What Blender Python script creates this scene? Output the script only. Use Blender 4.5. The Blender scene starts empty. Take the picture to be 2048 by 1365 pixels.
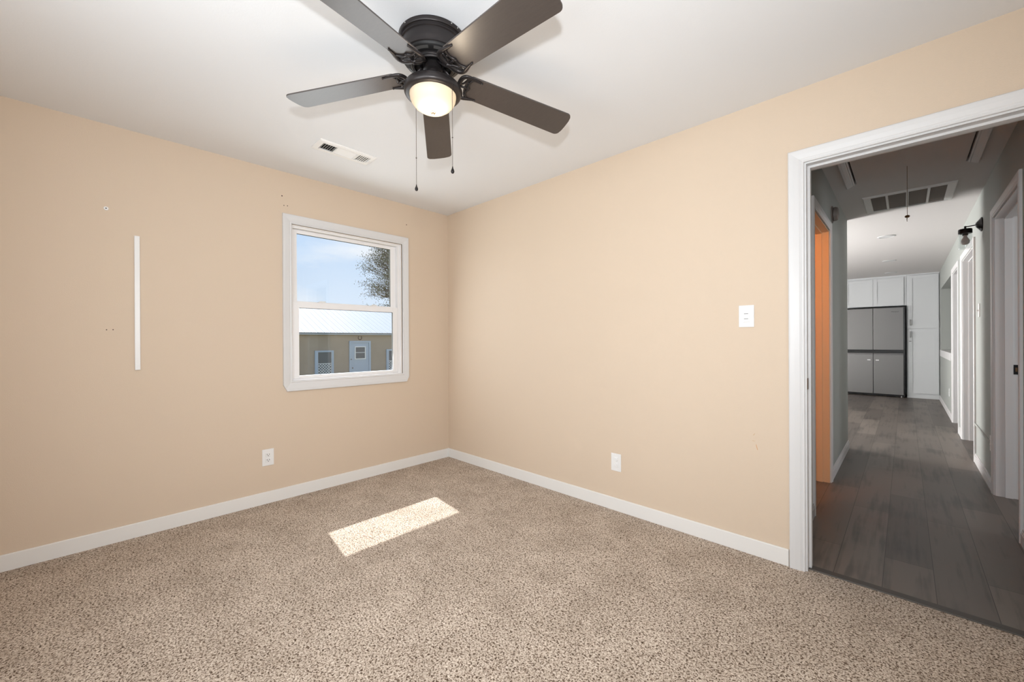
import bpy, bmesh, math, random
from mathutils import Vector, Matrix
R = math.radians
sc = bpy.context.scene
col = sc.collection
H = 2.44                                   # ceiling height
WX0, WX1 = 2.88, 3.80                      # hallway side walls

# ------------------------------------------------------------------ camera, sky, sun, lights, exposure
cam_d = bpy.data.cameras.new('camera'); cam = bpy.data.objects.new('camera', cam_d); col.objects.link(cam)
cam_d.sensor_width = 36.0; cam_d.lens = 808.627 / 2048 * 36.0; cam_d.clip_start = 0.05; cam_d.clip_end = 300
yaw, pitch, roll = 0.77115, -0.00094256, -0.005211
_f = Vector((-math.sin(yaw), math.cos(yaw), 0)); _r = Vector((math.cos(yaw), math.sin(yaw), 0)); _u = Vector((0, 0, 1))
f2 = _f * math.cos(pitch) + _u * math.sin(pitch); u2 = -_f * math.sin(pitch) + _u * math.cos(pitch)
r3 = _r * math.cos(roll) + u2 * math.sin(roll); u3 = -_r * math.sin(roll) + u2 * math.cos(roll)
M = Matrix((r3, u3, -f2)).transposed().to_4x4(); M.translation = (3.3208, -2.4890, 1.1700)
cam.matrix_world = M
sc.camera = cam
vs = sc.view_settings
sc.display_settings.display_device = 'sRGB'
vs.view_transform = 'Standard'; vs.look = 'None'; vs.gamma = 1.0; vs.use_curve_mapping = False
vs.exposure = 0.10
sc.cycles.use_denoising = True
sc.cycles.max_bounces = 10; sc.cycles.diffuse_bounces = 6; sc.cycles.transparent_max_bounces = 16
sc.cycles.sample_clamp_indirect = 6.0
sc.cycles.caustics_reflective = False; sc.cycles.caustics_refractive = False

world = bpy.data.worlds.new('sky'); sc.world = world; world.use_nodes = True
nt = world.node_tree; nt.nodes.clear()
def N(t, typ, **kw):
    n = t.nodes.new(typ)
    for k, v in kw.items():
        if k in n.inputs: n.inputs[k].default_value = v
        else: setattr(n, k, v)
    return n
tc = N(nt, 'ShaderNodeTexCoord'); sep = N(nt, 'ShaderNodeSeparateXYZ'); nt.links.new(tc.outputs['Generated'], sep.inputs[0])
ramp = N(nt, 'ShaderNodeValToRGB'); nt.links.new(sep.outputs['Z'], ramp.inputs[0])
ramp.color_ramp.elements[0].position = 0.0; ramp.color_ramp.elements[0].color = (0.74, 0.82, 0.92, 1)
ramp.color_ramp.elements[1].position = 0.75; ramp.color_ramp.elements[1].color = (0.16, 0.32, 0.66, 1)
e = ramp.color_ramp.elements.new(0.26); e.color = (0.50, 0.66, 0.88, 1)
mp = N(nt, 'ShaderNodeMapping'); mp.inputs['Scale'].default_value = (1.6, 1.6, 5.0); mp.inputs['Location'].default_value = (0.35, 0.1, 0.25)
nt.links.new(tc.outputs['Generated'], mp.inputs[0])
cn = N(nt, 'ShaderNodeTexNoise', Scale=2.2, Detail=5.0, Roughness=0.5); nt.links.new(mp.outputs[0], cn.inputs['Vector'])
cr = N(nt, 'ShaderNodeValToRGB'); cr.color_ramp.elements[0].position = 0.50; cr.color_ramp.elements[0].color = (0, 0, 0, 1)
cr.color_ramp.elements[1].position = 0.66; cr.color_ramp.elements[1].color = (0.8, 0.8, 0.8, 1)
nt.links.new(cn.outputs['Fac'], cr.inputs[0])
mx = N(nt, 'ShaderNodeMix', data_type='RGBA'); nt.links.new(cr.outputs[0], mx.inputs['Factor'])
nt.links.new(ramp.outputs[0], mx.inputs[6]); mx.inputs[7].default_value = (0.86, 0.88, 0.92, 1)
bg = N(nt, 'ShaderNodeBackground', Strength=1.09); nt.links.new(mx.outputs[2], bg.inputs['Color'])
wo = N(nt, 'ShaderNodeOutputWorld'); nt.links.new(bg.outputs[0], wo.inputs['Surface'])

def light(name, kind, loc, energy, color=(1, 1, 1), direction=None, **kw):
    d = bpy.data.lights.new(name, kind); d.energy = energy; d.color = color
    for k, v in kw.items(): setattr(d, k, v)
    o = bpy.data.objects.new(name, d); col.objects.link(o); o.location = loc
    if direction is not None: o.rotation_euler = Vector(direction).to_track_quat('-Z', 'Y').to_euler()
    return o
light('sun', 'SUN', (-8, 2, 10), 8.5, (1.0, 0.98, 0.96), (1.0, -0.13, -1.12), angle=R(0.5))
# the photographer's flash, fixed above the camera
light('camera_flash', 'SPOT', (3.383, -2.558, 1.441), 134, (0.925, 0.965, 1.0), (-0.78, 0.625, 0.0), spot_size=R(142), spot_blend=1.0, shadow_soft_size=0.035)
# daylight from the west window and the kitchen, plus added fill lamps out of view
light('fill_light_south', 'AREA', (2.5, -3.14, 1.5), 37, (0.85, 0.94, 1.0), (0, 1, 0.06), shape='RECTANGLE', size=1.7, size_y=1.3)  # added soft fill lamp; the window behind the camera is only assumed
light('fill_light_east', 'AREA', (3.94, -1.5, 1.5), 7, (0.85, 0.94, 1.0), (-1, 0, 0.1), shape='RECTANGLE', size=1.0, size_y=1.2)  # added fill lamp at the unseen east wall
light('window_daylight_west', 'AREA', (0.04, -0.99, 1.45), 9, (0.9, 0.95, 1.0), (1, 0, -0.15), shape='RECTANGLE', size=0.78, size_y=1.1)
light('kitchen_daylight', 'AREA', (0.06, 3.9, 1.1), 300, (1.0, 0.99, 0.98), (0.84, 0, 0.54), shape='RECTANGLE', size=1.0, size_y=1.9)
light('kitchen_daylight_far', 'AREA', (0.06, 6.8, 1.5), 48, (1.0, 0.985, 0.97), (1, 0, 0.0), shape='RECTANGLE', size=1.4, size_y=1.1)

light('side_room_fill', 'AREA', (6.1, 3.7, 1.4), 24, (0.97, 0.98, 1.0), (-1, 0, 0), shape='RECTANGLE', size=1.2, size_y=1.2)  # lamp added in the unseen side room to brighten hall wall and jambs
light('near_room_fill', 'AREA', (6.1, 1.3, 1.4), 24, (0.97, 0.98, 1.0), (-1, 0, 0), shape='RECTANGLE', size=1.2, size_y=1.2)  # lamp added in the unseen near room to whiten the doorway jamb

# ------------------------------------------------------------------ helpers
def s2l(c):
    return tuple((x / 12.92 if x <= 0.04045 else ((x + 0.055) / 1.055) ** 2.4) for x in [v / 255 for v in c])
def mat(name, rgb, rough=0.5, metal=0.0, bump=None, spec=0.5, noise=None, **kw):
    m = bpy.data.materials.new(name); m.use_nodes = True; t = m.node_tree; b = t.nodes['Principled BSDF']
    c = s2l(rgb) + (1,)
    b.inputs['Base Color'].default_value = c; b.inputs['Roughness'].default_value = rough; b.inputs['Metallic'].default_value = metal
    b.inputs['Specular IOR Level'].default_value = spec
    g = N(t, 'ShaderNodeTexCoord')
    if noise:                                      # (scale, amount): faint mottling of the colour
        n = N(t, 'ShaderNodeTexNoise', Scale=noise[0], Detail=4.0); t.links.new(g.outputs['Object'], n.inputs['Vector'])
        x = N(t, 'ShaderNodeMix', data_type='RGBA'); t.links.new(n.outputs['Fac'], x.inputs['Factor'])
        x.inputs[6].default_value = tuple(v * (1 - noise[1]) for v in c[:3]) + (1,); x.inputs[7].default_value = tuple(min(1, v * (1 + noise[1])) for v in c[:3]) + (1,)
        t.links.new(x.outputs[2], b.inputs['Base Color'])
    if bump:                                       # (scale, distance)
        n = N(t, 'ShaderNodeTexNoise', Scale=bump[0], Detail=3.0); t.links.new(g.outputs['Object'], n.inputs['Vector'])
        bp = N(t, 'ShaderNodeBump', Strength=0.5, Distance=bump[1]); t.links.new(n.outputs['Fac'], bp.inputs['Height']); t.links.new(bp.outputs[0], b.inputs['Normal'])
    for k, v in kw.items(): b.inputs[k.replace('_', ' ')].default_value = v
    return m
def finish(bm, name, m, parent=None, smooth=False, bevel=0.0):
    bmesh.ops.recalc_face_normals(bm, faces=bm.faces)
    me = bpy.data.meshes.new(name); bm.to_mesh(me); bm.free()
    o = bpy.data.objects.new(name, me); col.objects.link(o); me.materials.append(m)
    if smooth:
        for p in me.polygons: p.use_smooth = True
    if bevel:
        bv = o.modifiers.new('bevel', 'BEVEL'); bv.width = bevel; bv.segments = 2; bv.limit_method = 'ANGLE'
    if parent is not None: o.parent = parent; o.matrix_parent_inverse = parent.matrix_basis.inverted()
    return o
def bx(bm, x0, x1, y0, y1, z0, z1):
    v = [bm.verts.new((x, y, z)) for x in (x0, x1) for y in (y0, y1) for z in (z0, z1)]
    for f in ((0, 1, 3, 2), (4, 6, 7, 5), (0, 4, 5, 1), (2, 3, 7, 6), (0, 2, 6, 4), (1, 5, 7, 3)): bm.faces.new([v[i] for i in f])
def box(name, m, dims, parent=None, bevel=0.0):
    bm = bmesh.new()
    for d in (dims if isinstance(dims[0], (tuple, list)) else [dims]): bx(bm, *d)
    return finish(bm, name, m, parent, bevel=bevel)
def rf(x0, x1, y0, y1, z0, z1, l, r, b, t):
    # four non-overlapping pieces of a rectangular frame in the y-z plane
    q = [(x0, x1, y0, y0 + l, z0, z1), (x0, x1, y1 - r, y1, z0, z1)]
    if b: q.append((x0, x1, y0 + l, y1 - r, z0, z0 + b))
    if t: q.append((x0, x1, y0 + l, y1 - r, z1 - t, z1))
    return q
def lathe_bm(bm, prof, c=(0, 0, 0), n=64, axis='z'):
    rings = []
    for r, z in prof:
        ring = []
        if r < 1e-6: ring = [bm.verts.new((0, 0, z))]
        else: ring = [bm.verts.new((r * math.cos(2 * math.pi * i / n), r * math.sin(2 * math.pi * i / n), z)) for i in range(n)]
        rings.append(ring)
    for a, b in zip(rings, rings[1:]):
        for i in range(n):
            j = (i + 1) % n
            if len(a) == 1 and len(b) == 1: continue
            if len(a) == 1: bm.faces.new((a[0], b[i], b[j]))
            elif len(b) == 1: bm.faces.new((a[i], a[j], b[0]))
            else: bm.faces.new((a[i], a[j], b[j], b[i]))
    vs_ = [v for r_ in rings for v in r_]
    for v in vs_:
        x, y, z = v.co
        if axis == 'x': v.co = (z, x, y)
        elif axis == 'y': v.co = (x, z, y)
        v.co += Vector(c)
def lathe(name, m, prof, c, parent=None, n=64, axis='z'):
    bm = bmesh.new(); lathe_bm(bm, prof, c, n, axis)
    o = finish(bm, name, m, parent, smooth=True)
    es = o.modifiers.new('edges', 'EDGE_SPLIT'); es.split_angle = R(40)
    return o
def tube_bm(bm, pts, rad, n=10, flat=1.0, up=Vector((0, 0, 1))):
    pts = [Vector(p) for p in pts]; rings = []
    rad = rad if isinstance(rad, (list, tuple)) else [rad] * len(pts)
    for i, p in enumerate(pts):
        d = (pts[min(i + 1, len(pts) - 1)] - pts[max(i - 1, 0)]).normalized()
        s = d.cross(up); s = s.normalized() if s.length > 1e-4 else Vector((1, 0, 0)); w = s.cross(d).normalized()
        rings.append([bm.verts.new(p + s * rad[i] * math.cos(2 * math.pi * k / n) + w * rad[i] * flat * math.sin(2 * math.pi * k / n)) for k in range(n)])
    for a, b in zip(rings, rings[1:]):
        for k in range(n): bm.faces.new((a[k], a[(k + 1) % n], b[(k + 1) % n], b[k]))
    bm.faces.new(rings[0]); bm.faces.new(rings[-1][::-1])
def arc(p0, p1, p2, n=10):                          # quadratic curve through control points
    a, b, c = Vector(p0), Vector(p1), Vector(p2)
    return [a * (1 - t) ** 2 + b * 2 * t * (1 - t) + c * t * t for t in [i / n for i in range(n + 1)]]
def sphere_bm(bm, c, r, seg=8, rg=6): bmesh.ops.create_uvsphere(bm, u_segments=seg, v_segments=rg, radius=r, matrix=Matrix.Translation(c))
def casing_bm(bm, plane, corners, dirs, prof, closed):
    """Mitred moulding: prof = (distance outward, height off the wall); plane maps (a, z, height) to a point."""
    loops = [[bm.verts.new(plane(a + da * u, z + dz * u, h)) for (u, h) in prof] for (a, z), (da, dz) in zip(corners, dirs)]
    seq = loops + ([loops[0]] if closed else [])
    for A, B in zip(seq, seq[1:]):
        for k in range(len(prof)):
            j = (k + 1) % len(prof)
            bm.faces.new((A[k], A[j], B[j], B[k]))
    if not closed: bm.faces.new(loops[0]); bm.faces.new(loops[-1][::-1])
CAS = [(0, 0), (0, .009), (.004, .012), (.010, .012), (.013, .009), (.017, .0125), (.034, .016), (.050, .0175), (.060, .0175), (.066, .013), (.066, 0)]
def tag(o, label, cat, group=None, kind=None):
    o['label'] = label; o['category'] = cat
    if group: o['group'] = group
    if kind: o['kind'] = kind
    return o
def struct(o, label=None, cat='wall'):
    o['kind'] = 'structure'
    if label: o['label'] = label; o['category'] = cat
    return o
def empty(name, loc=(0, 0, 0)):
    o = bpy.data.objects.new(name, None); col.objects.link(o); o.location = loc; o.empty_display_size = 0.1
    return o

# ------------------------------------------------------------------ materials
m_tan = mat('tan_wall_paint', (209, 191, 171), 0.75, bump=(220, 0.0008), noise=(1.5, 0.02))
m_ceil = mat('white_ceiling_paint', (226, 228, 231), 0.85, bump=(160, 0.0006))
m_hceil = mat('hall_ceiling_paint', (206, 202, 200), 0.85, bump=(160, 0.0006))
m_trim = mat('white_trim_paint', (213, 213, 214), 0.4)
m_base = mat('baseboard_paint', (228, 227, 225), 0.4)
m_htrim = mat('hall_trim_paint', (212, 210, 210), 0.45)
m_sage = mat('grey_green_wall_paint', (165, 168, 164), 0.7, bump=(200, 0.0008))
m_white = mat('white_plastic', (228, 228, 228), 0.35)
m_vinyl = mat('white_vinyl', (234, 233, 234), 0.4)
m_cab = mat('white_cabinet_paint', (210, 212, 214), 0.4)
m_black = mat('black_metal', (30, 27, 28), 0.38, 0.6)
m_nickel = mat('bright_screw', (190, 188, 184), .3, .8)
m_fan = mat('matte_bronze_black_metal', (50, 46, 46), 0.36, 0.55)
m_cavity = mat('dark_motor_cavity', (14, 12, 12), 0.6)
m_steel = mat('stainless_steel', (130, 128, 128), 0.36, 0.7)
m_gloss = mat('black_gloss_plastic', (16, 15, 18), 0.25)
m_dark = mat('dark_gap', (22, 20, 19), 0.9)
m_brass = mat('aged_brass', (110, 84, 60), 0.4, 0.7)
m_chain = mat('dark_bead_chain', (70, 62, 58), 0.35, 0.8)
m_screen = mat('grey_filter', (120, 112, 106), 0.9, bump=(60, 0.002))
m_hole = mat('hole_dark', (50, 30, 22), 0.9)
m_grille = mat('white_register_enamel', (230, 229, 227), 0.45)

def blade_material():
    m = mat('dark_walnut_blade', (62, 55, 52), 0.36, spec=0.85); t = m.node_tree; b = t.nodes['Principled BSDF']
    g = N(t, 'ShaderNodeTexCoord'); mpn = N(t, 'ShaderNodeMapping'); mpn.inputs['Scale'].default_value = (6, 60, 60); t.links.new(g.outputs['Object'], mpn.inputs[0])
    n = N(t, 'ShaderNodeTexNoise', Scale=3.0, Detail=5.0); t.links.new(mpn.outputs[0], n.inputs['Vector'])
    x = N(t, 'ShaderNodeMix', data_type='RGBA'); t.links.new(n.outputs['Fac'], x.inputs['Factor'])
    x.inputs[6].default_value = s2l((52, 46, 44)) + (1,); x.inputs[7].default_value = s2l((70, 62, 58)) + (1,)
    t.links.new(x.outputs[2], b.inputs['Base Color'])
    return m
m_blade = blade_material()

def carpet_material():
    m = bpy.data.materials.new('flecked_beige_carpet'); m.use_nodes = True; t = m.node_tree; b = t.nodes['Principled BSDF']
    b.inputs['Roughness'].default_value = 0.95; b.inputs['Specular IOR Level'].default_value = 0.1
    g = N(t, 'ShaderNodeTexCoord')
    w = N(t, 'ShaderNodeTexNoise', Scale=60.0, Detail=2.0, Distortion=1.5); t.links.new(g.outputs['Object'], w.inputs['Vector'])
    n = N(t, 'ShaderNodeTexNoise', Scale=150.0, Detail=3.0, Roughness=0.62, Distortion=0.8); t.links.new(g.outputs['Object'], n.inputs['Vector'])
    r = N(t, 'ShaderNodeValToRGB'); t.links.new(n.outputs['Fac'], r.inputs[0]); cr_ = r.color_ramp
    cr_.elements[0].position = 0.33; cr_.elements[0].color = s2l((70, 54, 42)) + (1,)
    cr_.elements[1].position = 0.72; cr_.elements[1].color = s2l((238, 226, 214)) + (1,)
    for p, c in ((0.43, (118, 100, 86)), (0.475, (188, 172, 156)), (0.56, (210, 195, 180))):
        e_ = cr_.elements.new(p); e_.color = s2l(c) + (1,)
    n2 = N(t, 'ShaderNodeTexNoise', Scale=4.5, Detail=5.0, Roughness=0.65); t.links.new(g.outputs['Object'], n2.inputs['Vector'])
    r2 = N(t, 'ShaderNodeValToRGB'); t.links.new(n2.outputs['Fac'], r2.inputs[0])
    r2.color_ramp.elements[0].position = 0.35; r2.color_ramp.elements[0].color = (0.80, 0.785, 0.77, 1)
    r2.color_ramp.elements[1].position = 0.65; r2.color_ramp.elements[1].color = (1, 1, 1, 1)
    x = N(t, 'ShaderNodeMix', data_type='RGBA', blend_type='MULTIPLY'); x.inputs['Factor'].default_value = 1.0
    t.links.new(r.outputs[0], x.inputs[6]); t.links.new(r2.outputs[0], x.inputs[7]); t.links.new(x.outputs[2], b.inputs['Base Color'])
    bp = N(t, 'ShaderNodeBump', Strength=0.7, Distance=0.006); t.links.new(n.outputs['Fac'], bp.inputs['Height']); t.links.new(bp.outputs[0], b.inputs['Normal'])
    return m
m_carpet = carpet_material()

def plank_material():
    m = bpy.data.materials.new('dark_grey_vinyl_plank'); m.use_nodes = True; t = m.node_tree; b = t.nodes['Principled BSDF']
    b.inputs['Roughness'].default_value = 0.42
    g = N(t, 'ShaderNodeTexCoord'); mpn = N(t, 'ShaderNodeMapping'); mpn.inputs['Rotation'].default_value = (0, 0, R(90)); t.links.new(g.outputs['Object'], mpn.inputs[0])
    br = N(t, 'ShaderNodeTexBrick', Scale=1.0); br.offset = 0.37; br.offset_frequency = 2
    br.inputs['Brick Width'].default_value = 1.22; br.inputs['Row Height'].default_value = 0.18; br.inputs['Mortar Size'].default_value = 0.0012
    br.inputs['Color1'].default_value = s2l((104, 96, 90)) + (1,); br.inputs['Color2'].default_value = s2l((78, 71, 67)) + (1,); br.inputs['Mortar'].default_value = s2l((40, 35, 32)) + (1,)
    br.inputs['Bias'].default_value = 0.0; br.inputs['Mortar Smooth'].default_value = 0.0
    t.links.new(mpn.outputs[0], br.inputs['Vector'])
    mp2 = N(t, 'ShaderNodeMapping'); mp2.inputs['Scale'].default_value = (16, 0.9, 1); t.links.new(g.outputs['Object'], mp2.inputs[0])
    n = N(t, 'ShaderNodeTexNoise', Scale=2.0, Detail=4.0, Roughness=0.5, Distortion=0.1); t.links.new(mp2.outputs[0], n.inputs['Vector'])
    n3 = N(t, 'ShaderNodeTexNoise', Scale=3.0, Detail=3.0); mp3 = N(t, 'ShaderNodeMapping'); mp3.inputs['Scale'].default_value = (1.6, 0.7, 1); t.links.new(g.outputs['Object'], mp3.inputs[0]); t.links.new(mp3.outputs[0], n3.inputs['Vector'])
    ad = N(t, 'ShaderNodeMath', operation='ADD'); t.links.new(n.outputs['Fac'], ad.inputs[0]); t.links.new(n3.outputs['Fac'], ad.inputs[1])
    r2 = N(t, 'ShaderNodeValToRGB'); t.links.new(ad.outputs[0], r2.inputs[0])
    r2.color_ramp.elements[0].position = 0.75; r2.color_ramp.elements[0].color = (0.70, 0.70, 0.70, 1)
    r2.color_ramp.elements[1].position = 1.25; r2.color_ramp.elements[1].color = (1.3, 1.27, 1.24, 1)
    x = N(t, 'ShaderNodeMix', data_type='RGBA', blend_type='MULTIPLY'); x.inputs['Factor'].default_value = 1.0
    t.links.new(br.outputs['Color'], x.inputs[6]); t.links.new(r2.outputs[0], x.inputs[7]); t.links.new(x.outputs[2], b.inputs['Base Color'])
    bp = N(t, 'ShaderNodeBump', Strength=0.2, Distance=0.001); t.links.new(n.outputs['Fac'], bp.inputs['Height']); t.links.new(bp.outputs[0], b.inputs['Normal'])
    return m
m_plank = plank_material()

def glass_material(name, fac=0.06, tint=(1, 1, 1), rough=0.0):
    m = bpy.data.materials.new(name); m.use_nodes = True; t = m.node_tree; t.nodes.clear()
    a = N(t, 'ShaderNodeBsdfTransparent'); a.inputs[0].default_value = tint + (1,); g = N(t, 'ShaderNodeBsdfGlossy', Roughness=rough)
    x = N(t, 'ShaderNodeMixShader'); x.inputs[0].default_value = fac; o = N(t, 'ShaderNodeOutputMaterial')
    t.links.new(a.outputs[0], x.inputs[1]); t.links.new(g.outputs[0], x.inputs[2]); t.links.new(x.outputs[0], o.inputs[0])
    return m
m_pane = glass_material('window_glass', 0.05, (0.97, 0.985, 0.99))
m_jar = glass_material('clear_shade_glass', 0.16, (0.93, 0.95, 0.95))
def bowl_material():
    m = bpy.data.materials.new('frosted_bowl_glass'); m.use_nodes = True; t = m.node_tree; t.nodes.clear()
    tr = N(t, 'ShaderNodeBsdfTranslucent'); tr.inputs[0].default_value = (0.98, 0.90, 0.78, 1)
    di = N(t, 'ShaderNodeBsdfPrincipled', Roughness=0.35); di.inputs['Base Color'].default_value = (0.70, 0.63, 0.55, 1)
    x = N(t, 'ShaderNodeMixShader'); x.inputs[0].default_value = 0.45; o = N(t, 'ShaderNodeOutputMaterial')
    t.links.new(tr.outputs[0], x.inputs[1]); t.links.new(di.outputs[0], x.inputs[2]); t.links.new(x.outputs[0], o.inputs[0])
    return m
m_bowl = bowl_material()

# ------------------------------------------------------------------ bedroom shell
T = 0.12
XE, YS = 4.00, -3.20                                # east wall, south wall (behind the camera)
WY0, WY1, WZ0, WZ1 = -1.475, -0.525, 0.872, 2.058   # window opening in the west wall
struct(box('floor', m_carpet, (0, XE, YS, 0.045, -0.08, 0.0)), 'beige carpet flecked with brown in the bedroom', 'floor')
struct(box('ceiling', m_ceil, (-T, XE + T, YS - T, T, H, H + 0.1)), 'plain white bedroom ceiling', 'ceiling')
w_left = struct(box('wall_left', m_tan, [(-T, 0, YS, WY0, -0.1, H), (-T, 0, WY1, T, -0.1, H), (-T, 0, WY0, WY1, -0.1, WZ0), (-T, 0, WY0, WY1, WZ1, H)]), 'tan wall with the window in it')
DX0, DX1, DZ = 2.955, 3.735, 2.058                  # bedroom doorway
w_right = struct(box('wall_right', m_tan, [(0, DX0, 0, T - .001, -0.1, H), (DX1, XE + T, 0, T - .001, -0.1, H), (DX0, DX1, 0, T - .001, DZ, H)]), 'tan wall with the doorway to the hall')
struct(box('wall_east', m_tan, (XE, XE + T, YS, 0, -0.1, H)), 'tan wall to the right of the camera')
struct(box('wall_south', m_tan, (-T, XE + T, YS - T, YS, -0.1, H)), 'tan wall behind the camera')
BH, BT = 0.0855, 0.012
def baseboard(name, pts, m, h=BH, t=BT, label=None):
    """pts: list of (x0,x1,y0,y1) footprints, with a small eased top."""
    bm = bmesh.new()
    for a in pts: bx(bm, *a, -0.002, h)
    return struct(finish(bm, name, m, bevel=0.003), label, 'baseboard')
baseboard('baseboard_left', [(0, BT, YS, 0)], m_base, label='white baseboard under the window wall')
baseboard('baseboard_right', [(BT, DX0 - .066, -BT, 0)], m_base, label='white baseboard running from the corner to the doorway')

# nail holes and scuffs on the walls (marks that belong to the wall)
for y, z, r in ((-1.520, 2.257, .0045), (-1.507, 2.189, .0035), (-1.483, 2.191, .0035), (-0.472, 2.253, .0045), (-2.419, 1.246, .003), (-2.446, 1.245, .003)):
    bm = bmesh.new(); lathe_bm(bm, [(0, 0.0008), (r, 0.0006), (r, 0)], (0, y, z), 10, 'x'); finish(bm, 'nail_hole', m_hole, w_left)
m_scuff = mat('orange_scratch', (204, 152, 108), 0.8); m_scuff2 = mat('faint_scuff', (196, 166, 128), 0.8)
def scuff(pts, wd, m, label):
    bm = bmesh.new(); tube_bm(bm, [(x, -0.0002, z) for x, z in pts], wd, 6, up=Vector((0, 1, 0)), flat=.25)
    o = finish(bm, 'scuff_mark', m, w_right); o['label'] = label
scuff([(2.741, .600), (2.744, .588), (2.748, .572)], .0015, m_scuff, 'short orange scratch')
scuff([(2.728, .648), (2.732, .655), (2.736, .658)], .0013, m_scuff2, 'faint brown scuff')
scuff([(2.722, .618), (2.735, .617)], .001, m_scuff2, 'faint brown scuff')

# ------------------------------------------------------------------ bedroom window
win = struct(empty('window_1', (0, -1.0, WZ0)), 'white double-hung window beside the room corner', 'window')
bm = bmesh.new()
wprof = [(0, 0), (0, .010), (.006, .013), (.012, .010), (.020, .013), (.045, .018), (.060, .019), (.0625, .016), (.0625, 0)]
pl = lambda a, z, h: (h, a, z)
i0, i1, z0, z1 = -1.458, -0.524, 0.875, 2.060
ob, ot = 0.797, 2.128                              # outer bottom and top
# sides, head and apron as one mitred frame; the apron's lower corners are clipped
def wframe(bm):
    corners = [(i0, z0), (i0, z1), (i1, z1), (i1, z0)]
    dirs = [(-1, -1.25), (-1, 1.09), (1, 1.09), (1, -1.25)]
    casing_bm(bm, pl, corners, dirs, wprof, True)
wframe(bm)
# clip the two lower outer corners at 45 degrees
geom = list(bm.verts) + list(bm.edges) + list(bm.faces)
for cy, s in ((i0 - .0625, -1), (i1 + .0625, 1)):
    geom = list(bm.verts) + list(bm.edges) + list(bm.faces)
    res_ = bmesh.ops.bisect_plane(bm, geom=geom, plane_co=(0, cy, ob + .050), plane_no=Vector((0, s * .050, -.026)), clear_outer=True)
    ed = [e_ for e_ in bm.edges if e_.is_boundary]
    if ed: bmesh.ops.holes_fill(bm, edges=ed)
c_ = finish(bm, 'casing', m_trim, win, bevel=0.0)
# extension jamb lining the opening, frame and two sashes
box('jamb', m_vinyl, rf(-.10, .009, i0 - .012, i1 + .012, z0 - .01, z1 + .01, .012, .012, .010, .010), win)
box('frame', m_vinyl, rf(-.095, -.014, i0 + .0001, i1 - .0001, z0 + .0001, z1 - .0001, .0135, .0355, .0085, .0215), win, bevel=.0012)
box('frame_lip', m_vinyl, rf(-.0135, -.006, i0 + .0001, i1 - .0001, z0 + .0001, z1 - .0001, .006, .012, 0, .009), win, bevel=.001)
up = box('upper_sash', m_vinyl, rf(-.070, -.046, -1.4435, -.5605, 1.445, 2.037, .0385, .0525, .040, .029), win, bevel=.0015)
lo = box('lower_sash', m_vinyl, rf(-.042, -.018, -1.4435, -.5605, .885, 1.478, .0435, .0455, .023, .046), win, bevel=.0015)
m_gasket = mat('dark_glazing_gasket', (70, 74, 74), 0.7)
box('pane', m_pane, (-.060, -.057, -1.407, -.611, 1.483, 2.010), up)
box('pane', m_pane, (-.032, -.029, -1.402, -.604, .906, 1.434), lo)
box('gasket', m_gasket, [(-.056, -.052, -1.405, -.6165, 2.0045, 2.008), (-.056, -.052, -.6165, -.613, 1.485, 2.008)], up)
box('gasket', m_gasket, [(-.029, -.026, -1.40, -.6095, 1.429, 1.432), (-.029, -.026, -.6095, -.606, .908, 1.432)], lo)
for y in (-1.23, -0.79): box('sash_lock', m_white, [(-.040, -.018, y - .028, y + .028, 1.478, 1.486), (-.036, -.024, y - .012, y + .034, 1.486, 1.493)], lo, bevel=.002)

# ------------------------------------------------------------------ small wall things in the bedroom
def plate_y(name, cx, cz, label, cat, kind, group=None):
    t = empty(name, (cx, 0, cz)); tag(t, label, cat, group)
    box('cover_plate', m_white, (cx - .0375, cx + .0375, -.006, -.0002, cz - .060, cz + .060), t, bevel=.0025)
    if kind == 'switch':
        box('device', m_white, (cx - .017, cx + .017, -.0085, -.005, cz - .034, cz + .034), t, bevel=.001)
        for s in (1, -1):
            bm = bmesh.new(); bx(bm, cx - .012, cx + .012, -.011, -.008, cz + s * .018 - .012, cz + s * .018 + .012)
            r_ = finish(bm, 'toggle', m_white, t, bevel=.001)
            box('slot', m_dark, (cx - .010, cx + .010, -.0115, -.0108, cz + s * .018 - .0015 - s * .004, cz + s * .018 + .0007 - s * .004), r_)
    else:
        box('device', m_white, (cx - .0165, cx + .0165, -.0085, -.005, cz - .034, cz + .034), t, bevel=.001)
        for s in (1, -1):
            bm = bmesh.new(); lathe_bm(bm, [(0, -.013), (.0125, -.0125), (.0135, -.008)], (cx, 0, cz + s * .019), 24, 'y'); finish(bm, 'jack_cover', m_white, t, smooth=False)
    for s in (1, -1):
        bm = bmesh.new(); lathe_bm(bm, [(0, -.0072), (.0025, -.0068), (.003, -.0055)], (cx, 0, cz + s * .048), 12, 'y'); finish(bm, 'screw', m_white, t)
    return t
plate_y('light_switch', 2.698, 1.297, 'white wall switch plate with two stacked toggles beside the doorway casing', 'switch', 'switch')
plate_y('wall_jack_plate', 1.896, .330, 'white blank-faced outlet plate low on the long wall right of the corner', 'outlet', 'jack')
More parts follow.
